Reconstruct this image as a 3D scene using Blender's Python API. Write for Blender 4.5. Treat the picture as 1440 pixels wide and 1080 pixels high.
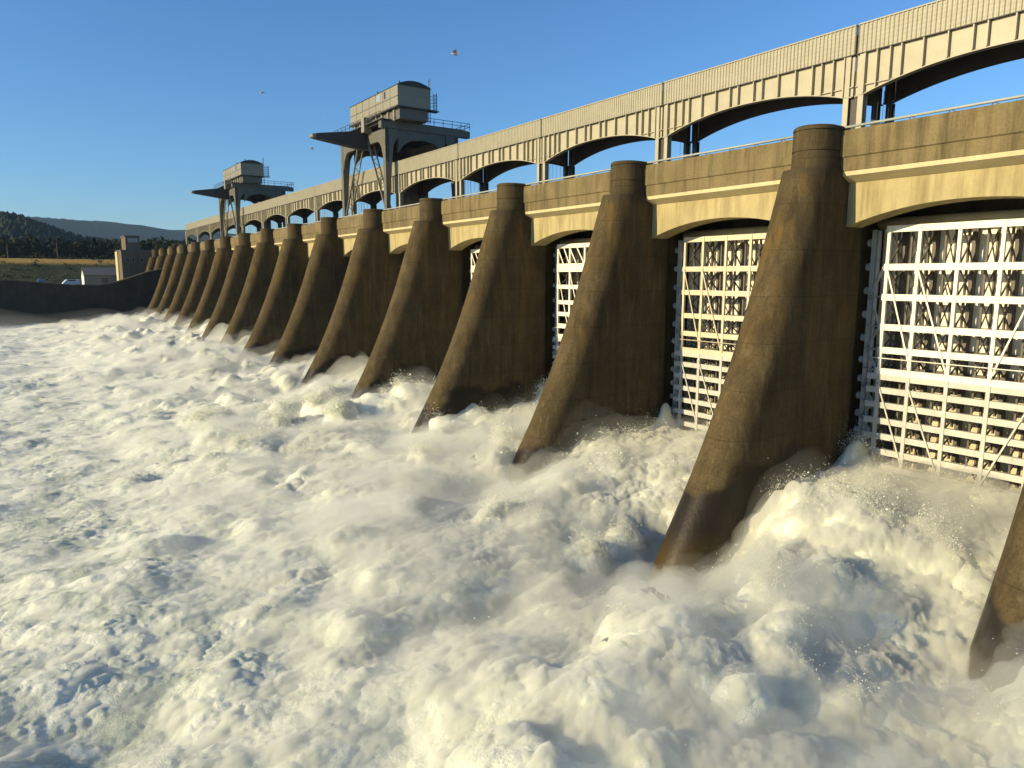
import bpy, math, random
import numpy as np
from mathutils import Vector, Matrix
R = math.radians
random.seed(7)
RNG = np.random.default_rng(11)
for o in list(bpy.data.objects): bpy.data.objects.remove(o)
SC = bpy.context.scene
COL = SC.collection

# ---------------------------------------------------------------- camera
S = 18.29                       # pier spacing (60 ft)
CAM = Vector((-45.81, -29.58, 19.99))
yaw, pitch, roll = 0.607, -0.150, 0.001
fw = Vector((math.sin(yaw)*math.cos(pitch), math.cos(yaw)*math.cos(pitch), math.sin(pitch)))
rt = Vector((math.cos(yaw), -math.sin(yaw), 0)); up = rt.cross(fw)
rt, up = rt*math.cos(roll)+up*math.sin(roll), up*math.cos(roll)-rt*math.sin(roll)
cd = bpy.data.cameras.new('camera'); cam = bpy.data.objects.new('camera', cd); COL.objects.link(cam)
cam.matrix_world = Matrix(((rt.x, up.x, -fw.x, CAM.x), (rt.y, up.y, -fw.y, CAM.y), (rt.z, up.z, -fw.z, CAM.z), (0, 0, 0, 1)))
cd.sensor_width = 36; cd.lens = 36*1000/1440; cd.clip_start = 0.5; cd.clip_end = 20000
SC.camera = cam
# ---------------------------------------------------------------- light
SUN_AZ, SUN_EL = 12.0, 17.5     # azimuth: from -X turned towards +Y
a, e = R(SUN_AZ), R(SUN_EL)
to_sun = Vector((-math.cos(a)*math.cos(e), math.sin(a)*math.cos(e), math.sin(e)))
W = bpy.data.worlds.new('World'); SC.world = W; W.use_nodes = True
nt = W.node_tree; nt.nodes.clear()
sky = nt.nodes.new('ShaderNodeTexSky'); sky.sky_type = 'NISHITA'; sky.sun_disc = False
sky.sun_elevation = e; sky.sun_rotation = math.atan2(to_sun.x, to_sun.y)
sky.air_density = 1.2; sky.dust_density = 0.1; sky.ozone_density = 8.0
bg = nt.nodes.new('ShaderNodeBackground'); bg.inputs[1].default_value = 0.125
wo = nt.nodes.new('ShaderNodeOutputWorld'); nt.links.new(sky.outputs[0], bg.inputs[0]); nt.links.new(bg.outputs[0], wo.inputs[0])
sl = bpy.data.lights.new('sun', 'SUN'); sl.energy = 5.0; sl.angle = R(0.55); sl.color = (1.0, 0.83, 0.51)
so = bpy.data.objects.new('sun', sl); COL.objects.link(so)
so.rotation_mode = 'QUATERNION'; so.rotation_quaternion = to_sun.to_track_quat('Z', 'Y')
so.location = (-100, 60, 120)
SC.view_settings.view_transform = 'Standard'; SC.view_settings.look = 'None'
SC.view_settings.gamma = 1; SC.view_settings.exposure = 0.47; SC.view_settings.use_curve_mapping = False
SC.render.engine = 'CYCLES'
cy = SC.cycles
cy.use_adaptive_sampling = True; cy.adaptive_threshold = 0.02; cy.max_bounces = 11; cy.diffuse_bounces = 4; cy.glossy_bounces = 2; cy.transmission_bounces = 4; cy.volume_bounces = 5
cy.transparent_max_bounces = 8; cy.use_denoising = True

# ---------------------------------------------------------------- materials
class NT:
    def __init__(s, name):
        s.m = bpy.data.materials.new(name); s.m.use_nodes = True; s.t = s.m.node_tree; s.t.nodes.clear()
        s.out = s.t.nodes.new('ShaderNodeOutputMaterial')
        s.b = s.t.nodes.new('ShaderNodeBsdfPrincipled'); s.t.links.new(s.b.outputs[0], s.out.inputs[0])
        s.tc = s.t.nodes.new('ShaderNodeTexCoord')
    def lk(s, a, b): s.t.links.new(a, b)
    def val(s, sock, v):
        if hasattr(v, 'links') or hasattr(v, 'is_linked'): s.lk(v, sock)
        elif isinstance(v, (tuple, list)): sock.default_value = (*v, 1) if len(v) == 3 and sock.type == 'RGBA' else v
        else: sock.default_value = v
    def map(s, scale=(1, 1, 1), src='Object', loc=(0, 0, 0)):
        n = s.t.nodes.new('ShaderNodeMapping'); n.inputs['Scale'].default_value = scale; n.inputs['Location'].default_value = loc
        s.lk(s.tc.outputs[src], n.inputs[0]); return n.outputs[0]
    def pos(s):
        g = s.t.nodes.new('ShaderNodeNewGeometry'); return g.outputs['Position']
    def noise(s, vec, scale, detail=4, rough=0.55, dist=0):
        n = s.t.nodes.new('ShaderNodeTexNoise'); s.lk(vec, n.inputs['Vector'])
        n.inputs['Scale'].default_value = scale; n.inputs['Detail'].default_value = detail
        n.inputs['Roughness'].default_value = rough; n.inputs['Distortion'].default_value = dist
        return n.outputs['Fac']
    def ramp(s, fac, stops):
        n = s.t.nodes.new('ShaderNodeValToRGB'); s.lk(fac, n.inputs[0]); cr = n.color_ramp
        while len(cr.elements) < len(stops): cr.elements.new(0.5)
        for el, (p, c) in zip(cr.elements, stops):
            el.position = p; el.color = (*c, 1) if isinstance(c, (tuple, list)) else (c, c, c, 1)
        return n.outputs[0]
    def mix(s, fac, a, b, mode='MIX'):
        n = s.t.nodes.new('ShaderNodeMix'); n.data_type = 'RGBA'; n.blend_type = mode
        s.val(n.inputs[0], fac); s.val(n.inputs[6], a); s.val(n.inputs[7], b); return n.outputs[2]
    def math(s, op, a, b=0.0, c=0.0):
        n = s.t.nodes.new('ShaderNodeMath'); n.operation = op
        s.val(n.inputs[0], a); s.val(n.inputs[1], b); s.val(n.inputs[2], c); return n.outputs[0]
    def xyz(s, vec):
        n = s.t.nodes.new('ShaderNodeSeparateXYZ'); s.lk(vec, n.inputs[0]); return n.outputs
    def bump(s, h, strength=0.4, dist=0.05):
        n = s.t.nodes.new('ShaderNodeBump'); n.inputs['Strength'].default_value = strength
        n.inputs['Distance'].default_value = dist; s.lk(h, n.inputs['Height']); s.lk(n.outputs[0], s.b.inputs['Normal'])
    def fin(s, col, rough=0.8, metal=0.0, spec=0.3):
        s.val(s.b.inputs['Base Color'], col); s.val(s.b.inputs['Roughness'], rough)
        s.b.inputs['Metallic'].default_value = metal; s.b.inputs['Specular IOR Level'].default_value = spec
        return s.m

def concrete(name, c1, c2, stain, amt=0.5, streak=0.5, bump=0.5, fine=0.25):
    n = NT(name); p = n.pos()
    big = n.noise(p, 0.35, 5, 0.6); col = n.mix(n.ramp(big, [(0.3, 0.0), (0.72, 1.0)]), c1, c2)
    mp = n.t.nodes.new('ShaderNodeMapping'); mp.inputs['Scale'].default_value = (1.1, 1.1, 0.10); n.lk(p, mp.inputs[0])
    st = n.ramp(n.noise(mp.outputs[0], 1.3, 5, 0.65), [(0.45, 0.0), (0.70, 1.0)])
    col = n.mix(n.math('MULTIPLY', st, streak), col, stain)
    sp = n.noise(p, 7.0, 4, 0.7); col = n.mix(n.math('MULTIPLY', n.ramp(sp, [(0.35, 1.0), (0.6, 0.0)]), fine), col, stain)
    lt = n.ramp(n.noise(p, 16.0, 2, 0.5), [(0.68, 0.0), (0.78, 1.0)]); col = n.mix(n.math('MULTIPLY', lt, 0.35), col, tuple(min(1, v*2.2) for v in c2))
    hz = n.math('ADD', n.noise(p, 3.0, 6, 0.65), n.math('MULTIPLY', n.noise(mp.outputs[0], 4.0, 3), 0.5)); n.bump(hz, bump, 0.06)
    n.fin(col, 0.9, 0, 0.2); return n
def paint(name, c, var=0.15, rough=0.5, rust=0.0, metal=0.0, spec=0.35):
    n = NT(name); p = n.pos()
    f = n.ramp(n.noise(p, 0.9, 5, 0.6), [(0.3, 0.0), (0.7, 1.0)])
    col = n.mix(f, tuple(v*(1-var) for v in c), tuple(min(1, v*(1+var*0.4)) for v in c))
    mp = n.t.nodes.new('ShaderNodeMapping'); mp.inputs['Scale'].default_value = (1, 1, 0.12); n.lk(p, mp.inputs[0])
    dr = n.ramp(n.noise(mp.outputs[0], 5.0, 4, 0.6), [(0.55, 0.0), (0.75, 1.0)])
    col = n.mix(n.math('MULTIPLY', dr, 0.18+rust), col, tuple(v*k for v, k in zip(c, (0.5, 0.38, 0.24))))
    n.bump(n.noise(p, 9.0, 3), 0.12, 0.02)
    return n.fin(col, rough, metal, spec)

M = {}
# dark weathered pier concrete with rust runs below the cap and a wet, dark wash line near the water
n = concrete('pier_concrete', (0.064, 0.046, 0.0195), (0.112, 0.082, 0.036), (0.024, 0.017, 0.008), streak=0.55, fine=0.45)
p = n.pos(); X, Y, Z = n.xyz(p)
col = n.b.inputs['Base Color'].links[0].from_socket
rz = n.t.nodes.new('ShaderNodeMapping'); rz.inputs['Scale'].default_value = (0.9, 0.9, 0.12); n.lk(p, rz.inputs[0])
leach = n.ramp(n.noise(rz.outputs[0], 2.1, 5, 0.7, 0.3), [(0.56, 0.0), (0.72, 1.0)])
col = n.mix(n.math('MULTIPLY', leach, 0.40), col, (0.19, 0.155, 0.085))
rust = n.math('MULTIPLY', n.ramp(n.noise(rz.outputs[0], 1.0, 4, 0.6, 0.4), [(0.52, 0.0), (0.66, 1.0)]),
              n.ramp(n.math('MULTIPLY_ADD', Z, 1/30.0, 0), [(0.30, 0.0), (0.80, 0.55), (0.89, 0.5), (0.90, 0.0)]))
col = n.mix(rust, col, (0.150, 0.088, 0.020))
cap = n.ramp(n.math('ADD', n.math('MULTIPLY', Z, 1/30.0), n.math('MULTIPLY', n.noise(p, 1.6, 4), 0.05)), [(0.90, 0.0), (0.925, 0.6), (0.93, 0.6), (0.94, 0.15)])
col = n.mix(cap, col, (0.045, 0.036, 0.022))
# wash line: high amidships, lower to the nose and to the gate
xm = n.math('ADD', X, 4.0)
edge = n.math('SUBTRACT', 8.0, n.math('MULTIPLY', n.math('MULTIPLY', xm, xm), 0.034))
edge = n.math('ADD', edge, n.math('MULTIPLY', n.math('SUBTRACT', n.noise(p, 0.22, 4, 0.5), 0.5), 6.5))
wet = n.ramp(n.math('MULTIPLY_ADD', n.math('SUBTRACT', edge, Z), 0.5, 0.5), [(0.30, 0.0), (0.62, 1.0)])
lj = n.math('ABSOLUTE', n.math('SUBTRACT', n.math('FRACT', n.math('MULTIPLY_ADD', Z, 1/3.05, 0.37)), 0.5))
col = n.mix(n.math('MULTIPLY', n.ramp(lj, [(0.0, 1.0), (0.012, 0.0)]), 0.55), col, (0.016, 0.012, 0.007))
col = n.mix(n.math('MULTIPLY', wet, 0.94), col, (0.014, 0.010, 0.005))
sunglow = n.ramp(n.math('MULTIPLY_ADD', Z, 0.1, 0.0), [(0.12, 1.0), (0.42, 0.0)])
nose = n.ramp(n.math('MULTIPLY_ADD', X, -0.1, 0.0), [(0.95, 0.0), (1.25, 1.0)])
col = n.mix(n.math('MULTIPLY', n.math('MULTIPLY', sunglow, nose), 0.5), col, (0.13, 0.085, 0.022))  # golden glow of sun on the wet foot, painted into the nose colour
n.val(n.b.inputs['Base Color'], col); n.val(n.b.inputs['Roughness'], n.math('MULTIPLY_ADD', wet, -0.45, 0.9)); M['pier'] = n.m
M['parapet'] = concrete('parapet_concrete', (0.150, 0.116, 0.054), (0.225, 0.175, 0.084), (0.052, 0.040, 0.020), streak=0.75).m
M['beam'] = concrete('pale_beam_concrete', (0.345, 0.285, 0.138), (0.44, 0.365, 0.185), (0.19, 0.145, 0.062), streak=0.75, bump=0.3, fine=0.12).m
M['ledge'] = concrete('ledge_concrete', (0.48, 0.40, 0.22), (0.58, 0.49, 0.28), (0.33, 0.26, 0.13), streak=0.3, bump=0.3, fine=0.1).m
M['dark'] = concrete('dark_concrete', (0.07, 0.058, 0.04), (0.11, 0.09, 0.06), (0.04, 0.03, 0.02)).m
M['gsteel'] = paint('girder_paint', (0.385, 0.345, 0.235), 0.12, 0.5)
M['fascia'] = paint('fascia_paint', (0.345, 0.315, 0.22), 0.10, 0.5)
M['dsteel'] = paint('dark_and_shaded_steel', (0.06, 0.047, 0.036), 0.3, 0.55)
M['gate'] = paint('gate_white_paint', (0.80, 0.76, 0.62), 0.10, 0.45, 0.08)
M['gate_tan'] = paint('tan_gate_paint', (0.58, 0.52, 0.36), 0.15, 0.5, 0.2)
M['gate_skin'] = paint('gate_skin_paint', (0.82, 0.77, 0.60), 0.10, 0.5, 0.1)
M['gate_low'] = paint('lower_leaf_paint', (0.50, 0.49, 0.42), 0.15, 0.5, 0.2)
M['skin_low'] = paint('lower_skin_paint', (0.56, 0.50, 0.32), 0.25, 0.6, 0.35)
M['gate_brace'] = paint('brace_paint', (0.13, 0.11, 0.085), 0.3, 0.6, 0.4)
M['gate_end'] = paint('end_frame_paint', (0.42, 0.43, 0.38), 0.3, 0.6, 0.3)
M['sill'] = paint('rusty_sill', (0.34, 0.24, 0.10), 0.4, 0.7, 0.4)
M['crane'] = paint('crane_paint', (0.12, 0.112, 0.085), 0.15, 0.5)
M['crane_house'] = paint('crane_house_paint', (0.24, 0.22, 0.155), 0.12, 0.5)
M['crane_roof'] = paint('crane_roof', (0.045, 0.045, 0.042), 0.2, 0.6)
M['rail'] = paint('rail_pipe_paint', (0.34, 0.36, 0.31), 0.15, 0.45)
M['wire'] = paint('wire', (0.05, 0.045, 0.045), 0.1, 0.6)
M['pipe'] = paint('hoist_pipe_paint', (0.45, 0.38, 0.22), 0.2, 0.5)
M['white'] = paint('white_wall', (0.78, 0.76, 0.70), 0.06, 0.6)
M['roofgrey'] = paint('grey_roof', (0.13, 0.12, 0.115), 0.15, 0.6)
M['shed'] = paint('shed_wall_shaded', (0.26, 0.235, 0.185), 0.06, 0.6)  # white shed's long side with its shade in the colour; also window frames
M['stonewall'] = concrete('building_concrete', (0.13, 0.105, 0.068), (0.18, 0.145, 0.095), (0.08, 0.062, 0.04), bump=0.2).m
M['rwall'] = concrete('retaining_wall_concrete', (0.030, 0.026, 0.020), (0.055, 0.046, 0.034), (0.018, 0.016, 0.013)).m
M['glass'] = paint('window_glass', (0.30, 0.33, 0.36), 0.1, 0.15, 0, 0, 0.6)
M['darkglass'] = paint('dark_glass', (0.03, 0.035, 0.04), 0.1, 0.1, 0, 0, 0.6)
M['tyre'] = paint('tyre', (0.02, 0.02, 0.02), 0.1, 0.8)
M['carw'] = paint('car_white', (0.75, 0.75, 0.74), 0.03, 0.3, 0, 0, 0.5)
M['carb'] = paint('car_blue', (0.16, 0.22, 0.30), 0.03, 0.3, 0, 0, 0.5)
M['bark'] = paint('bark', (0.07, 0.05, 0.03), 0.3, 0.9)
M['gull'] = paint('gull_reddish_lit', (0.75, 0.50, 0.46), 0.05, 0.7)  # white plumage tinted with the reddish light that falls on it
M['gullgrey'] = paint('gull_grey', (0.30, 0.29, 0.30), 0.05, 0.7)
M['beak'] = paint('gull_beak', (0.6, 0.35, 0.05), 0.05, 0.5)
def leafmat(name, c1, c2):
    n = NT(name); f = n.noise(n.pos(), 0.25, 4); col = n.mix(n.ramp(f, [(0.35, 0), (0.65, 1)]), c1, c2)
    return n.fin(col, 0.8, 0, 0.15)
M['leaf'] = leafmat('dark_leaf', (0.008, 0.014, 0.007), (0.024, 0.032, 0.011))
M['leaf2'] = leafmat('olive_leaf', (0.03, 0.035, 0.010), (0.075, 0.07, 0.02))

# ---------------------------------------------------------------- mesh builder
class MB:
    def __init__(s): s.v = []; s.f = []
    def quadbox(s, c):      # 8 corners: bottom 4 ccw, top 4 ccw
        i = len(s.v); s.v += [tuple(p) for p in c]
        s.f += [(i+3, i+2, i+1, i), (i+4, i+5, i+6, i+7)] + [(i+k, i+(k+1) % 4, i+4+(k+1) % 4, i+4+k) for k in range(4)]
        return s
    def box(s, x0, x1, y0, y1, z0, z1):
        return s.quadbox([(x0, y0, z0), (x1, y0, z0), (x1, y1, z0), (x0, y1, z0), (x0, y0, z1), (x1, y0, z1), (x1, y1, z1), (x0, y1, z1)])
    def bar(s, p, q, w, h=None, ref=None):
        h = h or w; p = Vector(p); q = Vector(q); d = (q-p).normalized()
        ref = Vector(ref) if ref else (Vector((0, 0, 1)) if abs(d.z) < 0.95 else Vector((1, 0, 0)))
        a_ = d.cross(ref).normalized(); b_ = a_.cross(d)
        c = lambda o: [o-a_*w/2-b_*h/2, o+a_*w/2-b_*h/2, o+a_*w/2+b_*h/2, o-a_*w/2+b_*h/2]
        return s.quadbox(c(p)[::-1]+c(q)[::-1])
    def tube(s, p, q, r, r2=None, n=8, cap=True):
        p = Vector(p); q = Vector(q); r2 = r if r2 is None else r2; d = (q-p).normalized()
        ref = Vector((0, 0, 1)) if abs(d.z) < 0.95 else Vector((1, 0, 0)); a_ = d.cross(ref).normalized(); b_ = d.cross(a_)
        i = len(s.v)
        for o, rr in ((p, r), (q, r2)):
            for k in range(n):
                t = 2*math.pi*k/n; s.v.append(tuple(o+a_*math.cos(t)*rr+b_*math.sin(t)*rr))
        s.f += [(i+k, i+(k+1) % n, i+n+(k+1) % n, i+n+k) for k in range(n)]
        if cap: s.f += [tuple(i+k for k in reversed(range(n))), tuple(i+n+k for k in range(n))]
        return s
    def loft(s, rings, capb=True, capt=True):
        i = len(s.v); n = len(rings[0])
        for r_ in rings: s.v += [tuple(p) for p in r_]
        for j in range(len(rings)-1):
            s.f += [(i+j*n+k, i+j*n+(k+1) % n, i+(j+1)*n+(k+1) % n, i+(j+1)*n+k) for k in range(n)]
        if capb: s.f.append(tuple(i+k for k in reversed(range(n))))
        if capt: s.f.append(tuple(i+(len(rings)-1)*n+k for k in range(n)))
        return s
    def prism(s, poly, axis, t0, t1):   # poly in the plane perpendicular to axis; coordinates in cyclic xyz order without axis
        mk = {'x': lambda u, v, t: (t, u, v), 'y': lambda u, v, t: (u, t, v), 'z': lambda u, v, t: (u, v, t)}[axis]
        return s.loft([[mk(u, v, t0) for u, v in poly], [mk(u, v, t1) for u, v in poly]])
    def strip(s, top, bot, t0, t1, axis='x'):   # wall between two profiles [(y,z)], solid between t0 and t1 along x
        n = len(top)
        for k in range(n-1):
            (ya, za), (yb, zb), (yc, zc), (yd, zd) = top[k], top[k+1], bot[k+1], bot[k]
            i = len(s.v)
            for t in (t0, t1): s.v += [(t, ya, za), (t, yb, zb), (t, yc, zc), (t, yd, zd)]
            s.f += [(i, i+1, i+2, i+3), (i+7, i+6, i+5, i+4), (i, i+4, i+5, i+1), (i+3, i+2, i+6, i+7)]
            if k == 0: s.f.append((i, i+3, i+7, i+4))
            if k == n-2: s.f.append((i+1, i+5, i+6, i+2))
        return s
    def mesh(s, name, mat, smooth=False, fix=True):
        me = bpy.data.meshes.new(name); me.from_pydata(s.v, [], s.f); me.materials.append(M[mat] if isinstance(mat, str) else mat)
        if fix:
            import bmesh
            b = bmesh.new(); b.from_mesh(me); bmesh.ops.remove_doubles(b, verts=b.verts, dist=1e-5)
            bmesh.ops.recalc_face_normals(b, faces=b.faces); b.to_mesh(me); b.free()
        if smooth: me.polygons.foreach_set('use_smooth', [True]*len(me.polygons))
        return me
    def build(s, name, mat, parent=None, smooth=False, label=None, bevel=0):
        o = bpy.data.objects.new(name, s.mesh(name, mat, smooth)); COL.objects.link(o); o.parent = parent
        if label: o['label'] = label
        if bevel:
            b = o.modifiers.new('bevel', 'BEVEL'); b.width = bevel; b.segments = 2; b.limit_method = 'ANGLE'
        return o
def tag(o, label=None, cat=None, group=None, kind=None):
    for k, v in (('label', label), ('category', cat), ('group', group), ('kind', kind)):
        if v: o[k] = v
    return o
def empty(name, loc=(0, 0, 0), rz=0):
    o = bpy.data.objects.new(name, None); COL.objects.link(o); o.location = loc; o.rotation_euler = (0, 0, rz); o.empty_display_size = 0.5; return o
def copy_tree(o, parent=None):
    c = o.copy(); COL.objects.link(c); c.parent = parent
    for ch in o.children: copy_tree(ch, c)
    return c
def smooth_by_angle(me, ang=40):
    me.polygons.foreach_set('use_smooth', [True]*len(me.polygons))
    import bmesh
    b = bmesh.new(); b.from_mesh(me)
    for ed in b.edges:
        if len(ed.link_faces) == 2 and ed.calc_face_angle(0) > R(ang): ed.smooth = False
    b.to_mesh(me); b.free()
ORD = ['first', 'second', 'third', 'fourth', 'fifth', 'sixth', 'seventh', 'eighth', 'ninth', 'tenth', 'eleventh', 'twelfth',
       'thirteenth', 'fourteenth', 'fifteenth', 'sixteenth', 'seventeenth', 'eighteenth']
def lerp(x, pts):
    return float(np.interp(x, [p[0] for p in pts], [p[1] for p in pts]))

# ================================================================ SETTING
NP0, NP1 = -1, 15                # pier numbers, -1 is at the right frame edge
YEND = 15.9*S
def struct(name, mb, mat, **k):
    o = mb.build(name, mat, **k); tag(o, kind='structure'); return o
# river bed / ground sheet to the horizon and the land beyond the far bank
struct('ground', MB().box(-2650, 4150, -340, 6500, -6, -4), 'dark')
ng = NT('land'); p = ng.pos(); X, Y, Z = ng.xyz(p)
g = ng.mix(ng.ramp(ng.noise(p, 0.05, 5), [(0.35, 0), (0.65, 1)]), (0.035, 0.042, 0.016), (0.07, 0.065, 0.025))
gold = ng.ramp(ng.math('ADD', ng.math('MULTIPLY', Z, 0.02), ng.math('MULTIPLY', ng.noise(p, 0.3, 4), 0.03)), [(0.525, 0.0), (0.555, 1.0)])
gold = ng.math('MULTIPLY', gold, ng.ramp(ng.math('MULTIPLY', Y, 0.001), [(0.50, 1.0), (0.52, 0.0)]))
g = ng.mix(gold, g, ng.mix(ng.noise(p, 0.15, 4), (0.46, 0.27, 0.065), (0.30, 0.20, 0.055)))
hz = ng.ramp(ng.math('MULTIPLY', Y, 0.0002), [(0.10, 0.0), (0.12, 1.0)])
g = ng.mix(hz, g, (0.02, 0.03, 0.02)); ng.bump(ng.noise(p, 0.6, 5), 0.8, 1.0); M['land'] = ng.fin(g, 0.95, 0, 0.1)
def land_h(x, y):
    h = lerp(y, [(253, 16.6), (372, 16.6), (412, 27.2), (424, 28.9), (500, 30.6), (620, 33), (900, 45)])
    if y > 620:
        r1 = lerp(x, [(-600, 110), (-200, 116), (-44, 119), (-20, 113), (6, 102), (30, 92), (60, 82), (90, 79), (115, 78), (200, 62), (400, 45), (900, 60)])
        h = max(h, r1*math.exp(-((y-1500)/430.0)**2) )
    if y > 2600:
        r2 = lerp(x, [(-2500, 330), (100, 328), (265, 322), (450, 318), (640, 303), (800, 280), (1000, 288), (1500, 240), (4000, 260)])
        h = max(h, r2*math.exp(-((y-5000)/900.0)**2) + 30)
    return h
ys = [253, 280, 307, 330, 350, 372, 385, 400, 412, 418, 424, 440, 470, 500, 560, 620, 700, 800, 900, 1000, 1100, 1200, 1300, 1400, 1500, 1600, 1800, 2200, 2600, 3200, 3800, 4300, 4700, 5000, 5300, 6000]
xs = sorted(set([-2500, -1500, -900, -600, -400, -300] + list(range(-240, 420, 12)) + [450, 500, 560, 640, 720, 800, 900, 1000, 1250, 1500, 2200, 4000]))
mb = MB()
mb.v = [(x, y, land_h(x, y) + (random.uniform(-.006, .006)*max(0, y-400)**0.75 if y > 424 else random.uniform(-.25, .25) if y > 372 else 0)) for y in ys for x in xs]
nx = len(xs); mb.f = [(j*nx+i, j*nx+i+1, (j+1)*nx+i+1, (j+1)*nx+i) for j in range(len(ys)-1) for i in range(nx-1)]
struct('far_bank_terrain', mb, 'land', smooth=True)
# long retaining wall of the far bank; its crest climbs to the dam
prof = [(-700, 18.4), (-120, 18.4), (-46, 18.4), (-30, 16.8), (-22, 16.8), (-17.5, 17.6), (-14.5, 18.5), (-7.6, 21.0), (0.4, 23.0), (3.3, 23.3)]
mb = MB(); poly = [(-700, -4.5)] + [(3.3, -4.5)] + [(x, z) for x, z in reversed(prof)]
mb.prism(poly, 'y', 249, 252.9)
rw = mb.build('retaining_wall', 'rwall'); tag(rw, 'long dark retaining wall of the far bank, its crest climbing to the dam', 'wall')
mb = MB()
for (xa, za), (xb, zb) in zip(prof[:-1], prof[1:]): mb.quadbox([(xa, 248.7, za+.02), (xb, 248.7, zb+.02), (xb, 253.2, zb+.02), (xa, 253.2, za+.02), (xa, 248.7, za+.4), (xb, 248.7, zb+.4), (xb, 253.2, zb+.4), (xa, 253.2, za+.4)])
mb.build('coping', 'dark', rw)
# added dark wall upstream of the gates, closes the bays against leaking light
struct('light_block_wall', MB().box(8.6, 10.5, -30, YEND, -3, 29.2), 'dark')

# ================================================================ PIERS
front = [(-3.5, -14.9), (-1, -14.7), (1, -14.2), (4, -12.35), (8, -10.0), (12, -8.05), (14.5, -6.95), (18, -5.55), (21, -4.5), (23, -3.85), (25.5, -3.0), (27.1, -2.45)]
def xf(z): return lerp(z, front)
HW = 1.68
def ring(z, f_, hw, slot=True, nose=10):
    pts = []
    for k in range(nose+1):
        t = math.pi/2 + math.pi*k/nose
        pts.append((f_+hw*1.15 + math.cos(t)*hw*1.15, math.sin(t)*hw))
    # pts runs from +y side over the nose to -y side; close along the -y side upstream and back
    sl = 0.85 if slot else hw
    side = [(3.55, -hw), (3.56, -sl), (7.2, -sl), (7.21, -hw), (12, -hw), (12, hw), (7.21, hw), (7.2, sl), (3.56, sl), (3.55, hw)]
    return [(x, y, z) for x, y in pts+side]
zz = [-3.5, -1, 0, 1, 2, 3, 4, 5, 6, 7, 8, 9, 10, 11, 12, 13, 14, 15, 16, 17, 18, 19, 20, 21, 22, 23, 24, 25, 26, 27.1]
def sm_xf(z): return sum(xf(z+d) for d in (-1.5, -.75, 0, .75, 1.5))/5
mb = MB(); mb.loft([ring(z, sm_xf(z) if z < 26 else xf(z), HW+0.10*max(0, (8-z)/10)) for z in zz])
pier = empty('spillway_pier')
sh = mb.build('shaft', 'pier', pier); smooth_by_angle(sh.data, 35)
def capring(z, d=0):
    hw = 1.46+d; f_ = -1.62-d; pts = []
    for k in range(17):
        t = math.pi/2 + math.pi*k/16; pts.append((f_+hw*1.1+math.cos(t)*hw*1.1, math.sin(t)*hw))
    return [(x, y, z) for x, y in pts+[(1.6, -hw), (1.6, hw)]]
mb = MB(); mb.loft([capring(z, d) for z, d in ((27.1, .04), (28.25, 0), (28.26, -.05), (28.36, -.05), (28.37, 0.02), (29.62, -.01), (29.63, -.06), (29.70, -.06), (29.71, 0.02), (29.9, 0.0), (30.0, -.12))])
c = mb.build('cap', 'pier', pier); smooth_by_angle(c.data, 35)
def pier_label(k):
    if k == 0: return 'concrete pier cut off by the right frame edge, only its wet foot showing'
    if k == 1: return 'largest whole dark concrete pier, wet brown stain on its foot, right of centre'
    if k == 16: return 'farthest small pier where the dam meets the far bank wall'
    return f'dark concrete pier, {ORD[k-1]} whole pier counted leftwards from the right'
for k, nn in enumerate(range(NP0, NP1+1)):
    o = pier if k == 0 else copy_tree(pier)
    o.location = (0, nn*S, 0); tag(o, pier_label(k), 'pier', 'concrete piers of the spillway')

# ================================================================ DECK SPANS (bay nn lies between pier nn-1 and nn; local y=0 is the bay centre)
HB = S/2
span = empty('deck_span')
arc = [(y, 23.38 + 1.3*(1-(abs(y)/7.5)**2.1)) for y in np.linspace(-HB+HW-.03, HB-HW+.03, 33)]
mb = MB(); mb.strip([(y, 26.28) for y, z in arc], arc, 1.5, 3.5); b = mb.build('arch_beam', 'beam', span)
mb = MB(); L0 = HB-1.2
mb.box(.67, 2.4, -L0, L0, 26.98, 27.9); mb.box(.55, 2.4, -L0, L0, 27.93, 29.34); mb.box(.61, 2.4, -L0, L0, 27.89, 27.94); mb.box(.59, 2.4, -L0, L0, 29.32, 29.64)
mb.build('parapet', 'parapet', span)
mb = MB(); L1 = HB-HW-.02
mb.prism([(.63, 26.96), (.63, 26.68), (1.49, 26.30), (2.0, 26.30), (2.0, 26.96)], 'y', -L1, L1); mb.build('ledge', 'ledge', span)
MB().box(2.4, 14, -HB-.0, HB-.004, 29.1, 29.6).build('deck_slab', 'dark', span)
MB().tube((5.9, -L1, 23.75), (5.9, L1, 23.75), .42, n=14).build('hoist_pipe', 'pipe', span, smooth=True)
mb = MB(); mb.tube((.95, -HB, 29.90), (.95, HB, 29.90), .09, n=8); rail = mb.build('railing', 'rail', span, smooth=True)
bk = MB().bar((.95, 0, 29.63), (.95, 0, 29.88), .05).bar((.95, 0, 29.88), (1.05, -.5, 29.65), .045)
bm = bk.mesh('bracket', 'dsteel')
for y in np.arange(-HB+1.1, HB, 2.3):
    o = bpy.data.objects.new('bracket', bm); COL.objects.link(o); o.parent = rail; o.location = (0, y, 0)
def bay_word(k):
    return ['nearest, cut by the right frame edge', 'second from the right edge', 'third from the right edge'][k] if k < 3 else f'{ORD[k]} from the right edge'
for k, nn in enumerate(range(0, NP1+1)):
    o = span if k == 0 else copy_tree(span)
    o.location = (0, nn*S-HB, 0); tag(o, f'pale arched concrete deck beam with dark parapet, {bay_word(k)}', 'deck beam', 'deck beams between the piers')

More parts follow.
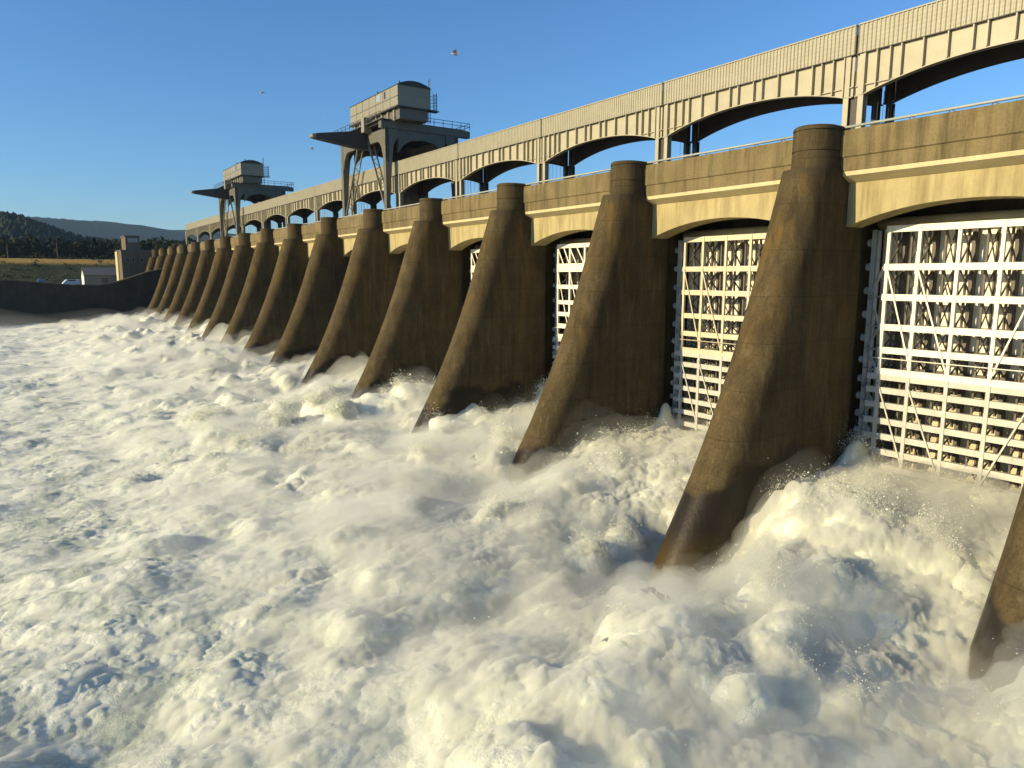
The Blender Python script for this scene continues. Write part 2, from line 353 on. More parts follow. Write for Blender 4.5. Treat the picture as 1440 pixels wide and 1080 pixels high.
# ================================================================ RUNWAY GIRDERS
NG = 14                          # girders over bays 0..13
GX, FX = 4.2, 8.0
def gird_arc(L, ends=32.62, crown=33.86):
    return [(y, ends+(crown-ends)*(1-(abs(y)/(L))**2.2)) for y in np.linspace(-L, L, 41)]
girder = empty('runway_girder')
GL = HB-0.10
GA = gird_arc(GL-.45)
GA = [(-GL, GA[0][1])]+GA+[(GL, GA[-1][1])]
for X0, nm, mt in ((GX, 'near_web', 'gsteel'), (FX, 'far_web', 'dsteel')):  # far web in dark steel: the near girder's shade put into its colour
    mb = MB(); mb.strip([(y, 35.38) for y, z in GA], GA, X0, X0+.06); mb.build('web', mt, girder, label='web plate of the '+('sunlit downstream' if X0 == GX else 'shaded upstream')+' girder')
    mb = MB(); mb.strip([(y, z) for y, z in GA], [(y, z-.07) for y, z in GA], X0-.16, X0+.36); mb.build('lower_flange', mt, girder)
# fascia of ribbed sheets, corrugated in plan, with cross seams
mb = MB(); pts = []
y = -GL; pit = 0.30
while y < GL-1e-6:
    for dy, dx in ((0, 0), (.055, -.07), (.13, -.07), (.185, 0)):
        if y+dy < GL: pts.append((y+dy, GX-.10+dx))
    y += pit
pts.append((GL, GX-.10))
rings = []
zs = [35.42, 35.62, 35.66, 35.9, 36.0, 36.24, 36.28, 36.52, 36.56, 36.8, 36.84, 37.08, 37.12, 37.32]
for j, z in enumerate(zs):
    rings.append([(x+(0.012 if j % 2 else 0), y_, z) for y_, x in pts])
nr = len(pts); mb.v = [p for r_ in rings for p in r_]
mb.f = [(j*nr+i, j*nr+i+1, (j+1)*nr+i+1, (j+1)*nr+i) for j in range(len(zs)-1) for i in range(nr-1)]
mb.box(GX-.09, GX+.05, -GL, GL, 35.43, 37.31)
mb.build('fascia', 'fascia', girder)
MB().box(GX-.26, GX+.2, -GL, GL, 35.36, 35.42).build('fascia_rail', 'dsteel', girder)
MB().box(GX-.20, GX+.2, -GL, GL, 37.32, 37.40).build('fascia_rail', 'fascia', girder)
MB().box(GX+.2, FX+.3, -GL, GL, 36.5, 36.8).build('roadway', 'dsteel', girder)
gy = [-8.4, -7.55, -6.65, -5.9, -4.5, -3.0, -1.55, -.75, .75, 1.55, 3.0, 4.5, 5.9, 6.65, 7.55, 8.4]
def gz(y): return float(np.interp(y, [p[0] for p in GA], [p[1] for p in GA]))
for y in gy:
    MB().box(GX-.28, GX, y-.04, y+.04, gz(y)+.02, 35.34).build('stiffener', 'gsteel', girder)
for y in (-5.6, 0, 5.6): MB().box(GX+.06, FX, y-.12, y+.12, 35.0, 36.5).build('cross_beam', 'dsteel', girder)
for s_ in (-1, 1): MB().box(GX-.14, GX, min(s_*GL, s_*(GL-2.6)), max(s_*GL, s_*(GL-2.6)), 33.22, 33.28).build('shelf_flange', 'gsteel', girder)
# hanging rods by each bent
for s_ in (-1, 1):
    for q in range(4): MB().tube((GX+1.2+.5*q, s_*(GL-1.0-.12*q), 29.6), (GX+1.2+.5*q, s_*(GL-1.0-.12*q), 33.0), .018, n=5).build('hanger_rod', 'wire', girder)
for k in range(NG):
    o = girder if k == 0 else copy_tree(girder)
    o.location = (0, k*S-HB, 0)
    tag(o, f'haunched steel runway girder with ribbed pale fascia, {bay_word(k)}', 'girder', 'arched runway girders over the deck')
bent = empty('support_bent')
for X0, mt in ((GX, 'gsteel'), (FX, 'dsteel')):  # upstream columns also darkened in colour to stand for shade
    for s_ in (-1, 1):
        y = s_*.54
        mb = MB(); mb.box(X0-.14, X0-.08, y-.20, y+.20, 29.6, 32.6); mb.box(X0+.36, X0+.42, y-.20, y+.20, 29.6, 32.55); mb.box(X0-.08, X0+.36, y-.03, y+.03, 29.6, 32.55)
        col_ = mb.build('column', mt, bent); MB().box(X0-.3, X0+.55, y-.32, y+.32, 29.6, 29.68).build('base_plate', 'dsteel', col_)
        MB().box(X0-.16, X0-.02, y-.22, y+.22, 32.6, 35.36).build('column_head', mt, bent)
MB().box(GX+.1, GX+.2, -.09, .09, 33.0, 37.3).box(GX+.12, GX+.2, -.33, .33, 29.6, 32.99).build('gap_plate', 'dsteel', bent)
for z in (31.0,): MB().box(FX, FX+.3, -.3, .3, z, z+.25).build('tie', 'dsteel', bent)
for nn in range(0, NG+1):
    if nn == NG: continue
    o = bent if nn == 0 else copy_tree(bent)
    o.location = (0, nn*S, 0)
    tag(o, f'steel column pair under the runway girders behind the {ORD[nn]} whole pier from right', 'steel columns', 'column bents carrying the runway girders')

# ================================================================ GATES
def make_gate(variant, gp='gate'):
    g_ = empty('spillway_gate')
    FXg, SKX = 4.0, 6.5
    rows = [23.26, 20.68, 18.61, 16.53, 14.92, 13.42]; low = [13.05, 12.10, 11.03, 9.90, 8.79, 7.69, 6.60]
    vy = [-5.75, -3.7, -1.24, 1.24, 3.7, 5.75]
    if variant == 1: rows = [23.3, 21.2, 20.75, 18.9, 17.2, 15.9, 14.6, 13.42]
    for z in rows:
        MB().box(FXg, FXg+.32, -5.98, 5.98, z-.24, z+.20).build('rail_beam', gp, g_)
    for z in low:
        MB().box(FXg+.004, FXg+.32, -6.6, 6.6, z-.25, z+.17).build('rail_beam', 'gate_low', g_)
    for y in vy:
        MB().box(FXg-.05, FXg+.16, y-.11, y+.11, 13.44, 23.44).build('post', gp, g_)
        MB().box(FXg-.045, FXg+.16, y-.12, y+.12, 6.2, 13.2).build('post', 'gate_low', g_)
        MB().box(SKX-.42, SKX-.02, y-.16, y+.16, 6.4, 23.3).build('rear_post', 'gate_brace', g_)
        mb = MB(); zs_ = sorted(rows+low)
        for za, zb in zip(zs_[:-1], zs_[1:]):
            if zb-za < .6: continue
            mb.bar((FXg+.3, y, za+.1), (SKX-.3, y, zb-.1), .09); mb.bar((FXg+.3, y+.004, zb-.1), (SKX-.3, y+.004, za+.1), .09)
            mb.bar((5.3, y, za+.1), (5.3, y, zb-.1), .14)
        mb.build('cross_frame', 'gate_brace', g_)
    for y in (-4.7, -2.5, 0, 2.5, 4.7):
        mb = MB(); zs_ = sorted(rows+low)
        for za, zb in zip(zs_[:-1], zs_[1:]):
            if zb-za < .6: continue
            mb.bar((SKX-1.5, y, za+.1), (SKX-.1, y, zb-.1), .07); mb.bar((SKX-1.5, y+.004, zb-.1), (SKX-.1, y+.004, za+.1), .07)
        mb.bar((SKX-1.5, y, 6.5), (SKX-1.5, y, 23.2), .12); mb.bar((SKX-.12, y, 6.5), (SKX-.12, y, 23.2), .12)
        mb.build('cross_frame', 'gate_brace', g_)
    for z in rows[1:]:
        MB().box(SKX-.30, SKX-.02, -7.2, 7.2, z-.12, z+.12).build('rear_beam', 'gate_brace', g_)
    MB().box(SKX, SKX+.05, -7.45, 7.45, 13.25, 23.45).build('skin_plate', 'gate_skin', g_)
    MB().box(SKX+.01, SKX+.06, -7.45, 7.45, 6.0, 13.2).build('skin_plate', 'skin_low', g_)
    # big wind bracing in the downstream plane
    for s_ in (-1, 1):
        for (ya, za, yb, zb, mt) in ((5.75, 20.7, 3.7, 14.0, gp), (3.7, 20.7, 1.24, 13.5, gp), (5.75, 12.6, 3.7, 7.0, 'gate_low'), (3.7, 12.6, 1.24, 6.6, 'gate_low')):
            MB().bar((FXg-.07, s_*ya, za), (FXg-.07, s_*yb, zb), .10, .05, ref=(1, 0, 0)).build('diagonal', mt, g_)
        if variant == 1:
            for (ya, yb) in ((5.75, 4.7), (4.7, 3.7), (3.7, 2.5), (2.5, 1.24)):
                MB().bar((FXg-.06, s_*ya, 23.1), (FXg-.06, s_*yb, 21.3), .14, .05, ref=(1, 0, 0)).build('diagonal', gp, g_)
        # end frame leaning back into the pier slot
        yo, yi = s_*7.35, s_*6.0
        MB().box(5.0, 5.25, yo-.16, yo+.16, 6.3, 23.3).build('end_post', 'gate_end', g_)
        MB().box(4.6, 4.72, s_*6.75-.10, s_*6.75+.10, 6.5, 23.2).build('end_post', 'gate_end', g_)
        mb = MB(); zs_ = sorted(rows[1:]+low[1:]); q = 0
        for za, zb in zip(zs_[:-1], zs_[1:]):
            mb.bar((5.02, yo, za if q % 2 else zb), (FXg+.1, yi, zb if q % 2 else za), .20, .08); mb.bar((5.0, yo, za), (FXg+.15, yi, za), .30, .1); q += 1
        mb.build('end_lattice', 'gate_end', g_)
        for z in (22.4, 20.7, 19.0, 17.3, 15.6, 14.0, 12.6, 11.3, 10.0, 8.7, 7.4):
            MB().tube((5.1, yo+s_*.18, z), (5.1, yo+s_*.42, z), .26, n=12).build('roller', 'gate_end', g_)
    for z in (14.35,): MB().tube((FXg-.2, -6.2, z), (FXg-.2, 6.2, z), .035, n=6).build('hand_line', gp, g_)
    mb = MB(); mb.box(FXg-.2, FXg+.6, -6.2, 6.2, 5.75, 6.0); mb.build('bottom_sill', 'sill', g_)
    return g_
ga, gm, gb = make_gate(0), make_gate(0, 'gate_tan'), make_gate(1)
glab = ['large white steel lattice gate in the nearest bay, at the right edge', 'tan steel lattice gate between the two nearest whole piers',
        'white lattice gate with zigzag top row, left of the second whole pier', 'thin sliver of white lattice gate left of the third whole pier', 'shaded lattice gate almost hidden left of the fourth whole pier']
for k, src in enumerate([ga, gm, gb, None, None]):
    o = src if src else copy_tree(gb)
    o.location = (0, k*S-HB, 0); tag(o, glab[k], 'gate', 'lifting gates of the spillway')

# ================================================================ GANTRY CRANES
def make_crane():
    c_ = empty('gantry_crane')
    YA, YB = 0.0, 17.0      # the two portal legs along the dam
    for y in (YA, YB):
        for (x0, s_) in ((2.2, 1), (15.0, -1)):
            mb = MB()
            rg = []
            for z, w in ((29.62, .55), (33, .75), (38, 1.15), (39.6, 1.35), (40.4, 1.7), (41.0, 2.3), (42.2, 2.3)):
                xa, xb = (x0, x0+w) if s_ > 0 else (x0-w, x0)
                rg.append([(xa, y-.45, z), (xb, y-.45, z), (xb, y+.45, z), (xa, y+.45, z)])
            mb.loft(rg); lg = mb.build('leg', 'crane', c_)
            mb = MB()
            for dy in (-.9, .9): mb.tube((x0+.25*s_-.15, y+dy, 29.95), (x0+.25*s_+.15, y+dy, 29.95), .35, n=12)
            mb.build('wheel', 'dsteel', lg)
    # portal knees, curved under the head beam
    for x0 in (2.2, 14.2):
        mb = MB()
        top = [(y, 42.2) for y in np.linspace(YA-.45, YB+.45, 25)]
        bot = []
        for y, _ in top:
            d = min(y-YA, YB-y); bot.append((y, 40.6 - (max(0, 1-d/2.6)**2)*3.2 if d > .45 else 37.3))
        mb.strip(top, bot, x0+.06, x0+.62); mb.build('head_beam', 'crane', c_)
        MB().box(x0, x0+.8, YA-1.2, YB+1.2, 29.66, 30.25).build('bogie_beam', 'crane_house', c_)
    # bridge girders spanning over the runway
    for y in (YA, YB):
        mb = MB(); mb.prism([(1.6, 42.22), (17.2, 42.22), (17.2, 43.2), (15.5, 43.4), (1.6, 43.4)], 'y', y-.5, y+.5); mb.build('bridge_girder', 'crane', c_)
        for pl in ([(4.52, 42.2), (4.52, 38.9), (5.4, 40.0), (6.6, 40.7), (8.6, 41.0), (8.6, 42.2)], [(12.68, 42.2), (12.68, 38.9), (11.8, 40.0), (10.6, 40.7), (8.61, 41.0), (8.61, 42.2)]):
            mb = MB(); mb.prism(pl, 'y', y-.3, y+.3); mb.build('knee', 'crane', c_)
    MB().box(1.9, 17.0, YA+.55, YB-.55, 43.0, 43.25).build('bridge_deck', 'dsteel', c_)
    # boom reaching downstream
    mb = MB(); rg = []
    for x, zb, zt in ((-6.6, 40.95, 41.35), (-5.8, 40.8, 41.6), (1.4, 39.9, 42.7), (9, 40.2, 42.15)):
        rg.append([(x, 6.2, zb), (x, 7.6, zb), (x, 7.6, zt), (x, 6.2, zt)])
    mb.loft(rg); bo = mb.build('boom', 'crane_roof', c_)
    MB().tube((-6.4, 6.15, 41.2), (-6.4, 7.65, 41.2), .3, n=12).build('sheave', 'crane_house', bo)
    MB().box(1.2, 2.6, 5.0, 6.1, 42.3, 44.5).build('boom_end_plate', 'crane_house', c_)
    # machinery house with shallow barrel roof
    x0, x1, ya, yb = 3.4, 8.9, -2.6, 15.6
    MB().box(x0, x1, ya, yb, 45.2, 48.15).build('machine_house', 'crane_house', c_)
    mb = MB(); rp = [(x0-.12, 48.15)] + [(x0-.12+(x1-x0+.24)*t, 48.15+.8*math.sin(math.pi*t)**.8) for t in np.linspace(0.04, .96, 15)] + [(x1+.12, 48.15)]
    mb.prism(rp, 'y', ya-.12, yb+.12); mb.build('barrel_roof', 'crane_roof', c_)
    for y in np.linspace(ya+2.6, yb-2.6, 6): MB().box(x0-.03, x0, y-.04, y+.04, 45.2, 48.1).build('wall_seam', 'crane', c_)
    MB().box(x0-.05, x0, ya, yb, 46.55, 46.65).build('wall_seam', 'crane', c_)
    for y, w in ((1.9, .5), (4.2, 1.3)): MB().box(x0-.04, x0+.02, y-w/2, y+w/2, 46.9, 47.9).build('window', 'darkglass' if w < 1 else 'glass', c_)
    MB().box(x0-.25, x1+.2, ya-.1, yb+.1, 45.0, 45.2).build('house_sill', 'crane_roof', c_)
    MB().box(x0+.4, x1-.3, ya+.3, yb-.6, 43.42, 45.0).build('trolley_frame', 'crane', c_)
    mb = MB()
    for y in np.linspace(ya+2, yb-1.2, 8): mb.box(x0+.2, x0+.42, y-.25, y+.25, 43.35, 44.98)
    mb.build('trolley_rib', 'crane_house', c_)
    # walkway, railings
    MB().box(1.3, 3.2, YA-1.0, YB+1.2, 43.28, 43.4).build('walkway', 'crane_roof', c_)
    for pth in ([(1.35, YA-.9), (1.35, YB+1.1)], [(9, YA-.45), (17.2, YA-.45)], [(17.2, YA-.45), (17.2, YB+.45)]):
        mb = MB(); (xa, y0_), (xb, y1_) = pth
        n_ = max(2, int(math.hypot(xb-xa, y1_-y0_)/1.6))
        for z in (43.95, 44.45): mb.tube((xa, y0_, z), (xb, y1_, z), .045, n=5)
        for q in range(n_+1): mb.tube((xa+(xb-xa)*q/n_, y0_+(y1_-y0_)*q/n_, 43.4), (xa+(xb-xa)*q/n_, y0_+(y1_-y0_)*q/n_, 44.45), .045, n=5)
        mb.build('handrail', 'dsteel', c_)
    # caged ladder on the upstream side
    mb = MB(); lx, ly = 9.35, -1.4
    for d in (-.25, .25): mb.tube((lx, ly+d, 43.4), (lx, ly+d, 50.0), .045, n=5)
    for z in np.arange(43.8, 50, .45): mb.tube((lx, ly-.25, z), (lx, ly+.25, z), .03, n=4)
    mb.build('ladder', 'dsteel', c_)
    mb = MB()
    for z in np.arange(45.6, 48, .5):
        for q in range(8):
            t0, t1 = math.pi*(q/8-.5), math.pi*((q+1)/8-.5)
            mb.bar((lx+.9*math.cos(t0)+.4, ly+.5*math.sin(t0), z), (lx+.9*math.cos(t1)+.4, ly+.5*math.sin(t1), z), .06)
    for q in range(5):
        t0 = math.pi*(q/4-.5); mb.tube((lx+.9*math.cos(t0)+.4, ly+.5*math.sin(t0), 45.4), (lx+.9*math.cos(t0)+.4, ly+.5*math.sin(t0), 48), .04, n=4)
    mb.box(lx, lx+1.4, ly-.6, ly+.6, 45.2, 45.32); mb.build('ladder_cage', 'dsteel', c_)
    for y in (1, 9): MB().tube((5.5, y, 49.1), (5.5, y, 49.7), .12, n=8).build('vent', 'crane_roof', c_)
    # latticed struts from the boom root to the feet
    for y0_, sg in ((YA, 1), (YB, -1)):
        A0 = Vector((2.5, y0_+sg*.6, 30.4)); B0 = Vector((2.5, 8.5-sg*2.0, 41.0)); mb = MB()
        off = Vector((.9, 0, 0))
        mb.bar(A0, B0, .28, .16); mb.bar(A0+off, B0+off, .18, .16)
        N_ = 14
        for q in range(N_):
            p0 = A0.lerp(B0, q/N_) + (off if q % 2 else Vector()); p1 = A0.lerp(B0, (q+1)/N_) + (Vector() if q % 2 else off); mb.bar(p0, p1, .08)
        mb.build('lattice_strut', 'crane_house', c_)
    # suspended lifting beam and ropes
    MB().box(11.0, 12.6, 5.5, 12.5, 31.0, 36.6).build('hanging_block', 'dsteel', c_)
    for y in (6.5, 7.5, 10.5, 11.5): MB().tube((11.8, y, 36.6), (11.8, y, 42.8), .045, n=5).build('hoist_rope', 'wire', c_)
    return c_
cr = make_crane()
for k, (y, lab) in enumerate(((73.7, 'larger nearer gantry crane with boom and barrel-roofed house above the dam'), (163.0, 'smaller farther gantry crane with boom, nearer the far bank'))):
    o = cr if k == 0 else copy_tree(cr); o.location = (0, y, 0); tag(o, lab, 'crane', 'gantry cranes on the dam')

# ================================================================ FAR BANK
t = empty('control_building', (-11.5, 278, 16.6))
def bpart(parent, name, mat, *b): return MB().box(*b).build(name, mat, parent)
w = bpart(t, 'lower_block', 'stonewall', 0, 11, 0, 17, -.5, 12.9); bpart(t, 'upper_block', 'stonewall', 2.0, 6.9, 2.5, 15, 12.9, 18.3)
bpart(t, 'roof_slab', 'roofgrey', -.25, 11.2, -.25, 17.3, 12.9, 13.25); bpart(t, 'roof_slab', 'roofgrey', 1.7, 7.2, 2.2, 15.3, 18.3, 18.7)
bpart(t, 'corner_pilaster', 'ledge', -.35, -.003, 10, 17, -.4, 12.8)
bpart(t, 'window_band', 'glass', 2.8, 6.1, 2.38, 2.5, 16.2, 17.7)
for x in (3.6, 4.45, 5.3): bpart(t, 'mullion', 'roofgrey', x-.06, x+.06, 2.30, 2.38, 16.2, 17.7)
for x, z in ((1.6, 8.6), (3.4, 8.8), (6.3, 8.8)):
    f_ = bpart(t, 'window', 'shed', x, x+1.0, -.06, 0, z, z+1.5); bpart(f_, 'pane', 'darkglass', x+.15, x+.85, -.09, -.06, z+.15, z+1.35)
tag(t, 'grey concrete control building with square upper storey beside the far pier', 'building')
t = empty('storage_shed', (-22.7, 300, 16.6))
bpart(t, 'wall', 'shed', 0, 14, 0, 12, 0, 3.7); bpart(t, 'end_wall', 'white', -.06, -.003, 0, 12, 0, 3.7)  # sunlit end stays white, the long side carries painted shade
mb = MB(); mb.prism([(-.02, 3.7), (12.02, 3.7), (6, 6.6)], 'x', .05, 13.95); mb.build('gable', 'white', t)
for ya_, za_, yb_, zb_ in ((-.4, 3.55, 6, 6.62), (12.4, 3.55, 6, 6.62)):
    mb = MB(); mb.quadbox([(-.2, ya_, za_), (14.2, ya_, za_), (14.2, yb_, zb_), (-.2, yb_, zb_), (-.2, ya_, za_+.2), (14.2, ya_, za_+.2), (14.2, yb_, zb_+.2), (-.2, yb_, zb_+.2)]); mb.build('roof', 'roofgrey', t)
bpart(t, 'side_door', 'roofgrey', 6, 8.4, -.06, 0, 0, 2.7)
tag(t, 'white gabled shed with grey roof left of the control building', 'shed')
def vehicle(name, loc, rz, mat, L, H, lab, van=False):
    t = empty(name, loc, rz); w_ = 1.8
    if van: poly = [(0, .35), (L, .35), (L, H), (1.2, H), (.25, 1.25), (0, 1.1)]
    else: poly = [(0, .3), (L, .3), (L, .85), (L-.6, .95), (L-1.3, H), (1.9, H), (1.1, .95), (0, .8)]
    mb = MB(); mb.prism(poly, 'y', -w_/2, w_/2); mb.build('body', mat, t, bevel=.08)
    for x in (.8, L-.8):
        for s_ in (-1, 1):
            wh = MB().tube((x, s_*(w_/2-.2), .33), (x, s_*(w_/2+.02), .33), .33, n=14).build('wheel', 'tyre', t); MB().tube((x, s_*(w_/2+.02), .33), (x, s_*(w_/2+.04), .33), .18, n=10).build('rim', 'roofgrey', wh)
    for s_ in (-1, 1): MB().box(1.7, L-1.3, min(s_*w_/2, s_*(w_/2+.015)), max(s_*w_/2, s_*(w_/2+.015)), H-.5, H-.12).build('side_window', 'darkglass', t)
    return tag(t, lab, 'van' if van else 'car', 'vehicles parked on the far bank')
vehicle('parked_van', (-32.0, 261, 16.62), .15, 'carw', 5.2, 2.2, 'small white van parked left of the white shed', True)
vehicle('parked_car', (-43.0, 262, 16.62), -.1, 'carb', 4.4, 1.5, 'blue-grey car parked on the far bank, second from the left')
vehicle('parked_car', (-49.0, 263, 16.62), .05, 'carw', 4.4, 1.5, 'pale car at the far left end of the bank wall')
tk = empty('storage_tank', (-38.0, 258.5, 16.6)); MB().tube((0, -2.0, 1.3), (0, 2.0, 1.3), 1.25, n=20).build('tank_body', 'carb', tk, smooth=False)
for y in (-1.3, 1.3): MB().box(-1.1, 1.1, y-.15, y+.15, 0, .6).build('saddle', 'dark', tk)
tag(tk, 'rounded blue-grey tank standing on the far bank wall', 'tank')
def pole(loc, h, lab):
    t = empty('utility_pole', loc); MB().tube((0, 0, 0), (0, 0, h), .22, .14, n=8).build('mast', 'stonewall', t)
    MB().box(-1.1, 1.1, -.08, .08, h-.9, h-.7).build('crossarm', 'bark', t)
    for x in (-1, 0, 1): MB().tube((x, 0, h-.7), (x, 0, h-.45), .07, n=6).build('insulator', 'roofgrey', t)
    return tag(t, lab, 'pole', 'poles at the forest edge')
pole((-24.5, 440, 28.9), 9.5, 'taller pale pole before the dark forest'); pole((-47, 440, 28.9), 7.5, 'short pole at the left edge before the forest')
# trees along the far field
def crown_mesh(kind, seed):
    r_ = random.Random(seed); mb = MB(); nl = 420
    clumps = []
    if kind == 'conifer':
        for q in range(26): z = r_.uniform(.16, .98); rad = (1-z)*.27+.02; t_ = r_.uniform(0, 6.28); clumps.append((math.cos(t_)*rad*.7, math.sin(t_)*rad*.7, z, .05+rad*.35))
    else:
        for q in range(20):
            z = r_.uniform(.28, .95); rad = .36*math.sin(math.pi*min(1, (z-.12)/.95))**.7; t_ = r_.uniform(0, 6.28); rr = rad*r_.uniform(.2, .9); clumps.append((math.cos(t_)*rr, math.sin(t_)*rr, z, r_.uniform(.09, .16)))
    for q in range(nl):
        cx, cy_, cz, cr_ = r_.choice(clumps); d = Vector((r_.gauss(0, 1), r_.gauss(0, 1), r_.gauss(0, 1))).normalized()*cr_*r_.uniform(.6, 1.1)
        p0 = Vector((cx, cy_, cz))+d; s_ = r_.uniform(.025, .06)
        u = Vector((r_.gauss(0, 1), r_.gauss(0, 1), r_.gauss(0, 1))).normalized(); v_ = u.cross(d).normalized()
        i = len(mb.v); mb.v += [tuple(p0-u*s_), tuple(p0+v_*s_), tuple(p0+u*s_), tuple(p0-v_*s_)]; mb.f.append((i, i+1, i+2, i+3))
    return mb
trunkm = MB().tube((0, 0, -.02), (0, 0, .75), .022, .008, n=6)
for sg in (1, -1): trunkm.tube((0, 0, .35), (.14*sg, .06*sg, .62), .01, .004, n=5)
trunkm = trunkm.mesh('trunk', 'bark')
cms = [crown_mesh('conifer', 1).mesh('crown', 'leaf', fix=False), crown_mesh('conifer', 2).mesh('crown', 'leaf', fix=False), crown_mesh('broad', 3).mesh('crown', 'leaf', fix=False), crown_mesh('broad', 4).mesh('crown', 'leaf2', fix=False), crown_mesh('broad', 5).mesh('crown', 'leaf', fix=False)]
tl = ['dark conifer in the forest edge beyond the golden field', 'dark conifer in the forest edge beyond the golden field', 'dark leafy tree in the forest edge beyond the golden field', 'lighter olive leafy tree in the forest edge beyond the field', 'dark leafy tree in the forest edge beyond the golden field']
for q in range(90):
    row = q % 3
    x = -75 + 150*((q//3)+random.uniform(-.3, .3))/30; y = 470+row*20+random.uniform(-6, 6); kd = random.choice([0, 1, 2, 2, 3, 4, 4])
    if row == 0 and random.random() < .15: kd = 3
    h = (11.5 if kd < 2 else 9.2)*random.uniform(.8, 1.2)+row*1.5
    if x > 25: h *= 1.1
    t = empty('forest_tree', (x, y, land_h(x, y)-.3), random.uniform(0, 6)); t.scale = (h*random.uniform(.9, 1.25), h*random.uniform(.9, 1.25), h)
    for nm, me in (('trunk', trunkm), ('crown', cms[kd])):
        o = bpy.data.objects.new(nm, me); COL.objects.link(o); o.parent = t
    tag(t, tl[kd], 'tree', 'trees beyond the golden field: '+('conifers' if kd < 2 else 'olive trees' if kd == 3 else 'dark leafy trees'))
# shrubs on the golden field and embankment
mb = MB()
for q in range(260):
    x = random.uniform(-75, 60); y = random.uniform(376, 470); z = land_h(x, y); s_ = random.uniform(.4, 1.3)
    for _ in range(14):
        d = Vector((random.gauss(0, 1), random.gauss(0, 1), abs(random.gauss(0, 1))))*s_*.6; u = Vector((random.gauss(0, 1), random.gauss(0, 1), random.gauss(0, 1))).normalized()*s_*.3; v_ = u.orthogonal()
        i = len(mb.v); p0 = Vector((x, y, z))+d; mb.v += [tuple(p0-u), tuple(p0+v_), tuple(p0+u), tuple(p0-v_)]; mb.f.append((i, i+1, i+2, i+3))
o = bpy.data.objects.new('brush', mb.mesh('brush', 'leaf2', fix=False)); COL.objects.link(o); tag(o, 'low brush scattered over the far embankment', 'brush', kind='stuff')
# hillside forest (one mass)
mb = MB()
def spike(x, y, z, h, r_):
    i = len(mb.v); n_ = 6; ph = random.uniform(0, 1)
    for lv, (zz_, rr) in enumerate(((.05, 1), (.4, .75), (.42, .95), (.75, .4))):
        for k in range(n_):
            t_ = 2*math.pi*(k+ph)/n_; q = rr*r_*random.uniform(.7, 1.25); mb.v.append((x+math.cos(t_)*q, y+math.sin(t_)*q, z+h*zz_))
    mb.v.append((x, y, z+h))
    for lv in range(3): mb.f.extend((i+lv*n_+k, i+lv*n_+(k+1) % n_, i+(lv+1)*n_+(k+1) % n_, i+(lv+1)*n_+k) for k in range(n_))
    mb.f.extend((i+3*n_+k, i+3*n_+(k+1) % n_, i+4*n_) for k in range(n_))
for q in range(5200):
    y = random.uniform(560, 1560)**1.0; x = -110+random.random()*(330+.1*y)
    h = random.uniform(7, 13); spike(x, y, land_h(x, y)-1, h, h*random.uniform(.28, .5))
o = bpy.data.objects.new('hillside_forest', mb.mesh('hillside_forest', 'leaf', fix=False)); COL.objects.link(o); tag(o, 'dense dark forest covering the hill behind the far bank', 'forest', kind='stuff')

# ================================================================ GULLS
def gull(px, depth, span_, rz, flap, lab):
    d = fw + (px[0]-720)/1000*rt + (540-px[1])/1000*up
    t = empty('gull', CAM+d*depth, rz); t.rotation_euler = (R(10), R(8), rz); L = span_*.42
    rg = []
    for u, r_ in ((-.5, .012), (-.42, .05), (-.3, .085), (-.05, .10), (.2, .085), (.34, .055), (.42, .06), (.49, .045), (.53, .012)):
        rg.append([(u*L*1.2, math.cos(k*math.pi/5)*r_*span_*.75, math.sin(k*math.pi/5)*r_*span_*.7) for k in range(10)])
    MB().loft(rg).build('body', 'gull', t, smooth=True)
    MB().tube((.53*L*1.2, 0, 0), (.65*L*1.2, 0, -.01), .012*span_, .002, n=6).build('beak', 'beak', t)
    MB().quadbox([(-.75*L, -.09*span_, -.004), (-.5*L, -.03*span_, -.004), (-.5*L, .03*span_, -.004), (-.75*L, .09*span_, -.004), (-.75*L, -.09*span_, .004), (-.5*L, -.03*span_, .006), (-.5*L, .03*span_, .006), (-.75*L, .09*span_, .004)]).build('tail', 'gull', t)
    for s_ in (-1, 1):
        st = [(0.03, .16, -.14, 0), (.2, .18, -.12, flap*.7), (.36, .10, -.12, flap), (.5, -.10, -.17, flap*.75)]
        rg = []
        for yy, xa, xb, zz_ in st:
            y = s_*yy*span_; z = zz_*span_; xa *= span_; xb *= span_; th = .012*span_*(1-yy*1.4)
            rg.append([(xa, y, z-th*.4), (xa*.5+xb*.5, y, z-th*.3), (xb, y, z), (xa*.5+xb*.5, y, z+th)])
        MB().loft(rg).build('wing', 'gullgrey', t)
    tag(t, lab, 'gull', 'gulls in the sky')
gull((640, 75), 60, 1.15, 2.6, .06, 'largest white gull gliding in the blue sky above the larger crane')
gull((367, 131), 100, 1.1, 1.2, .22, 'tiny distant gull high in the sky left of the larger crane')
gull((439, 209), 95, 1.0, 2.9, .05, 'tiny gull just below the tip of the larger crane boom')

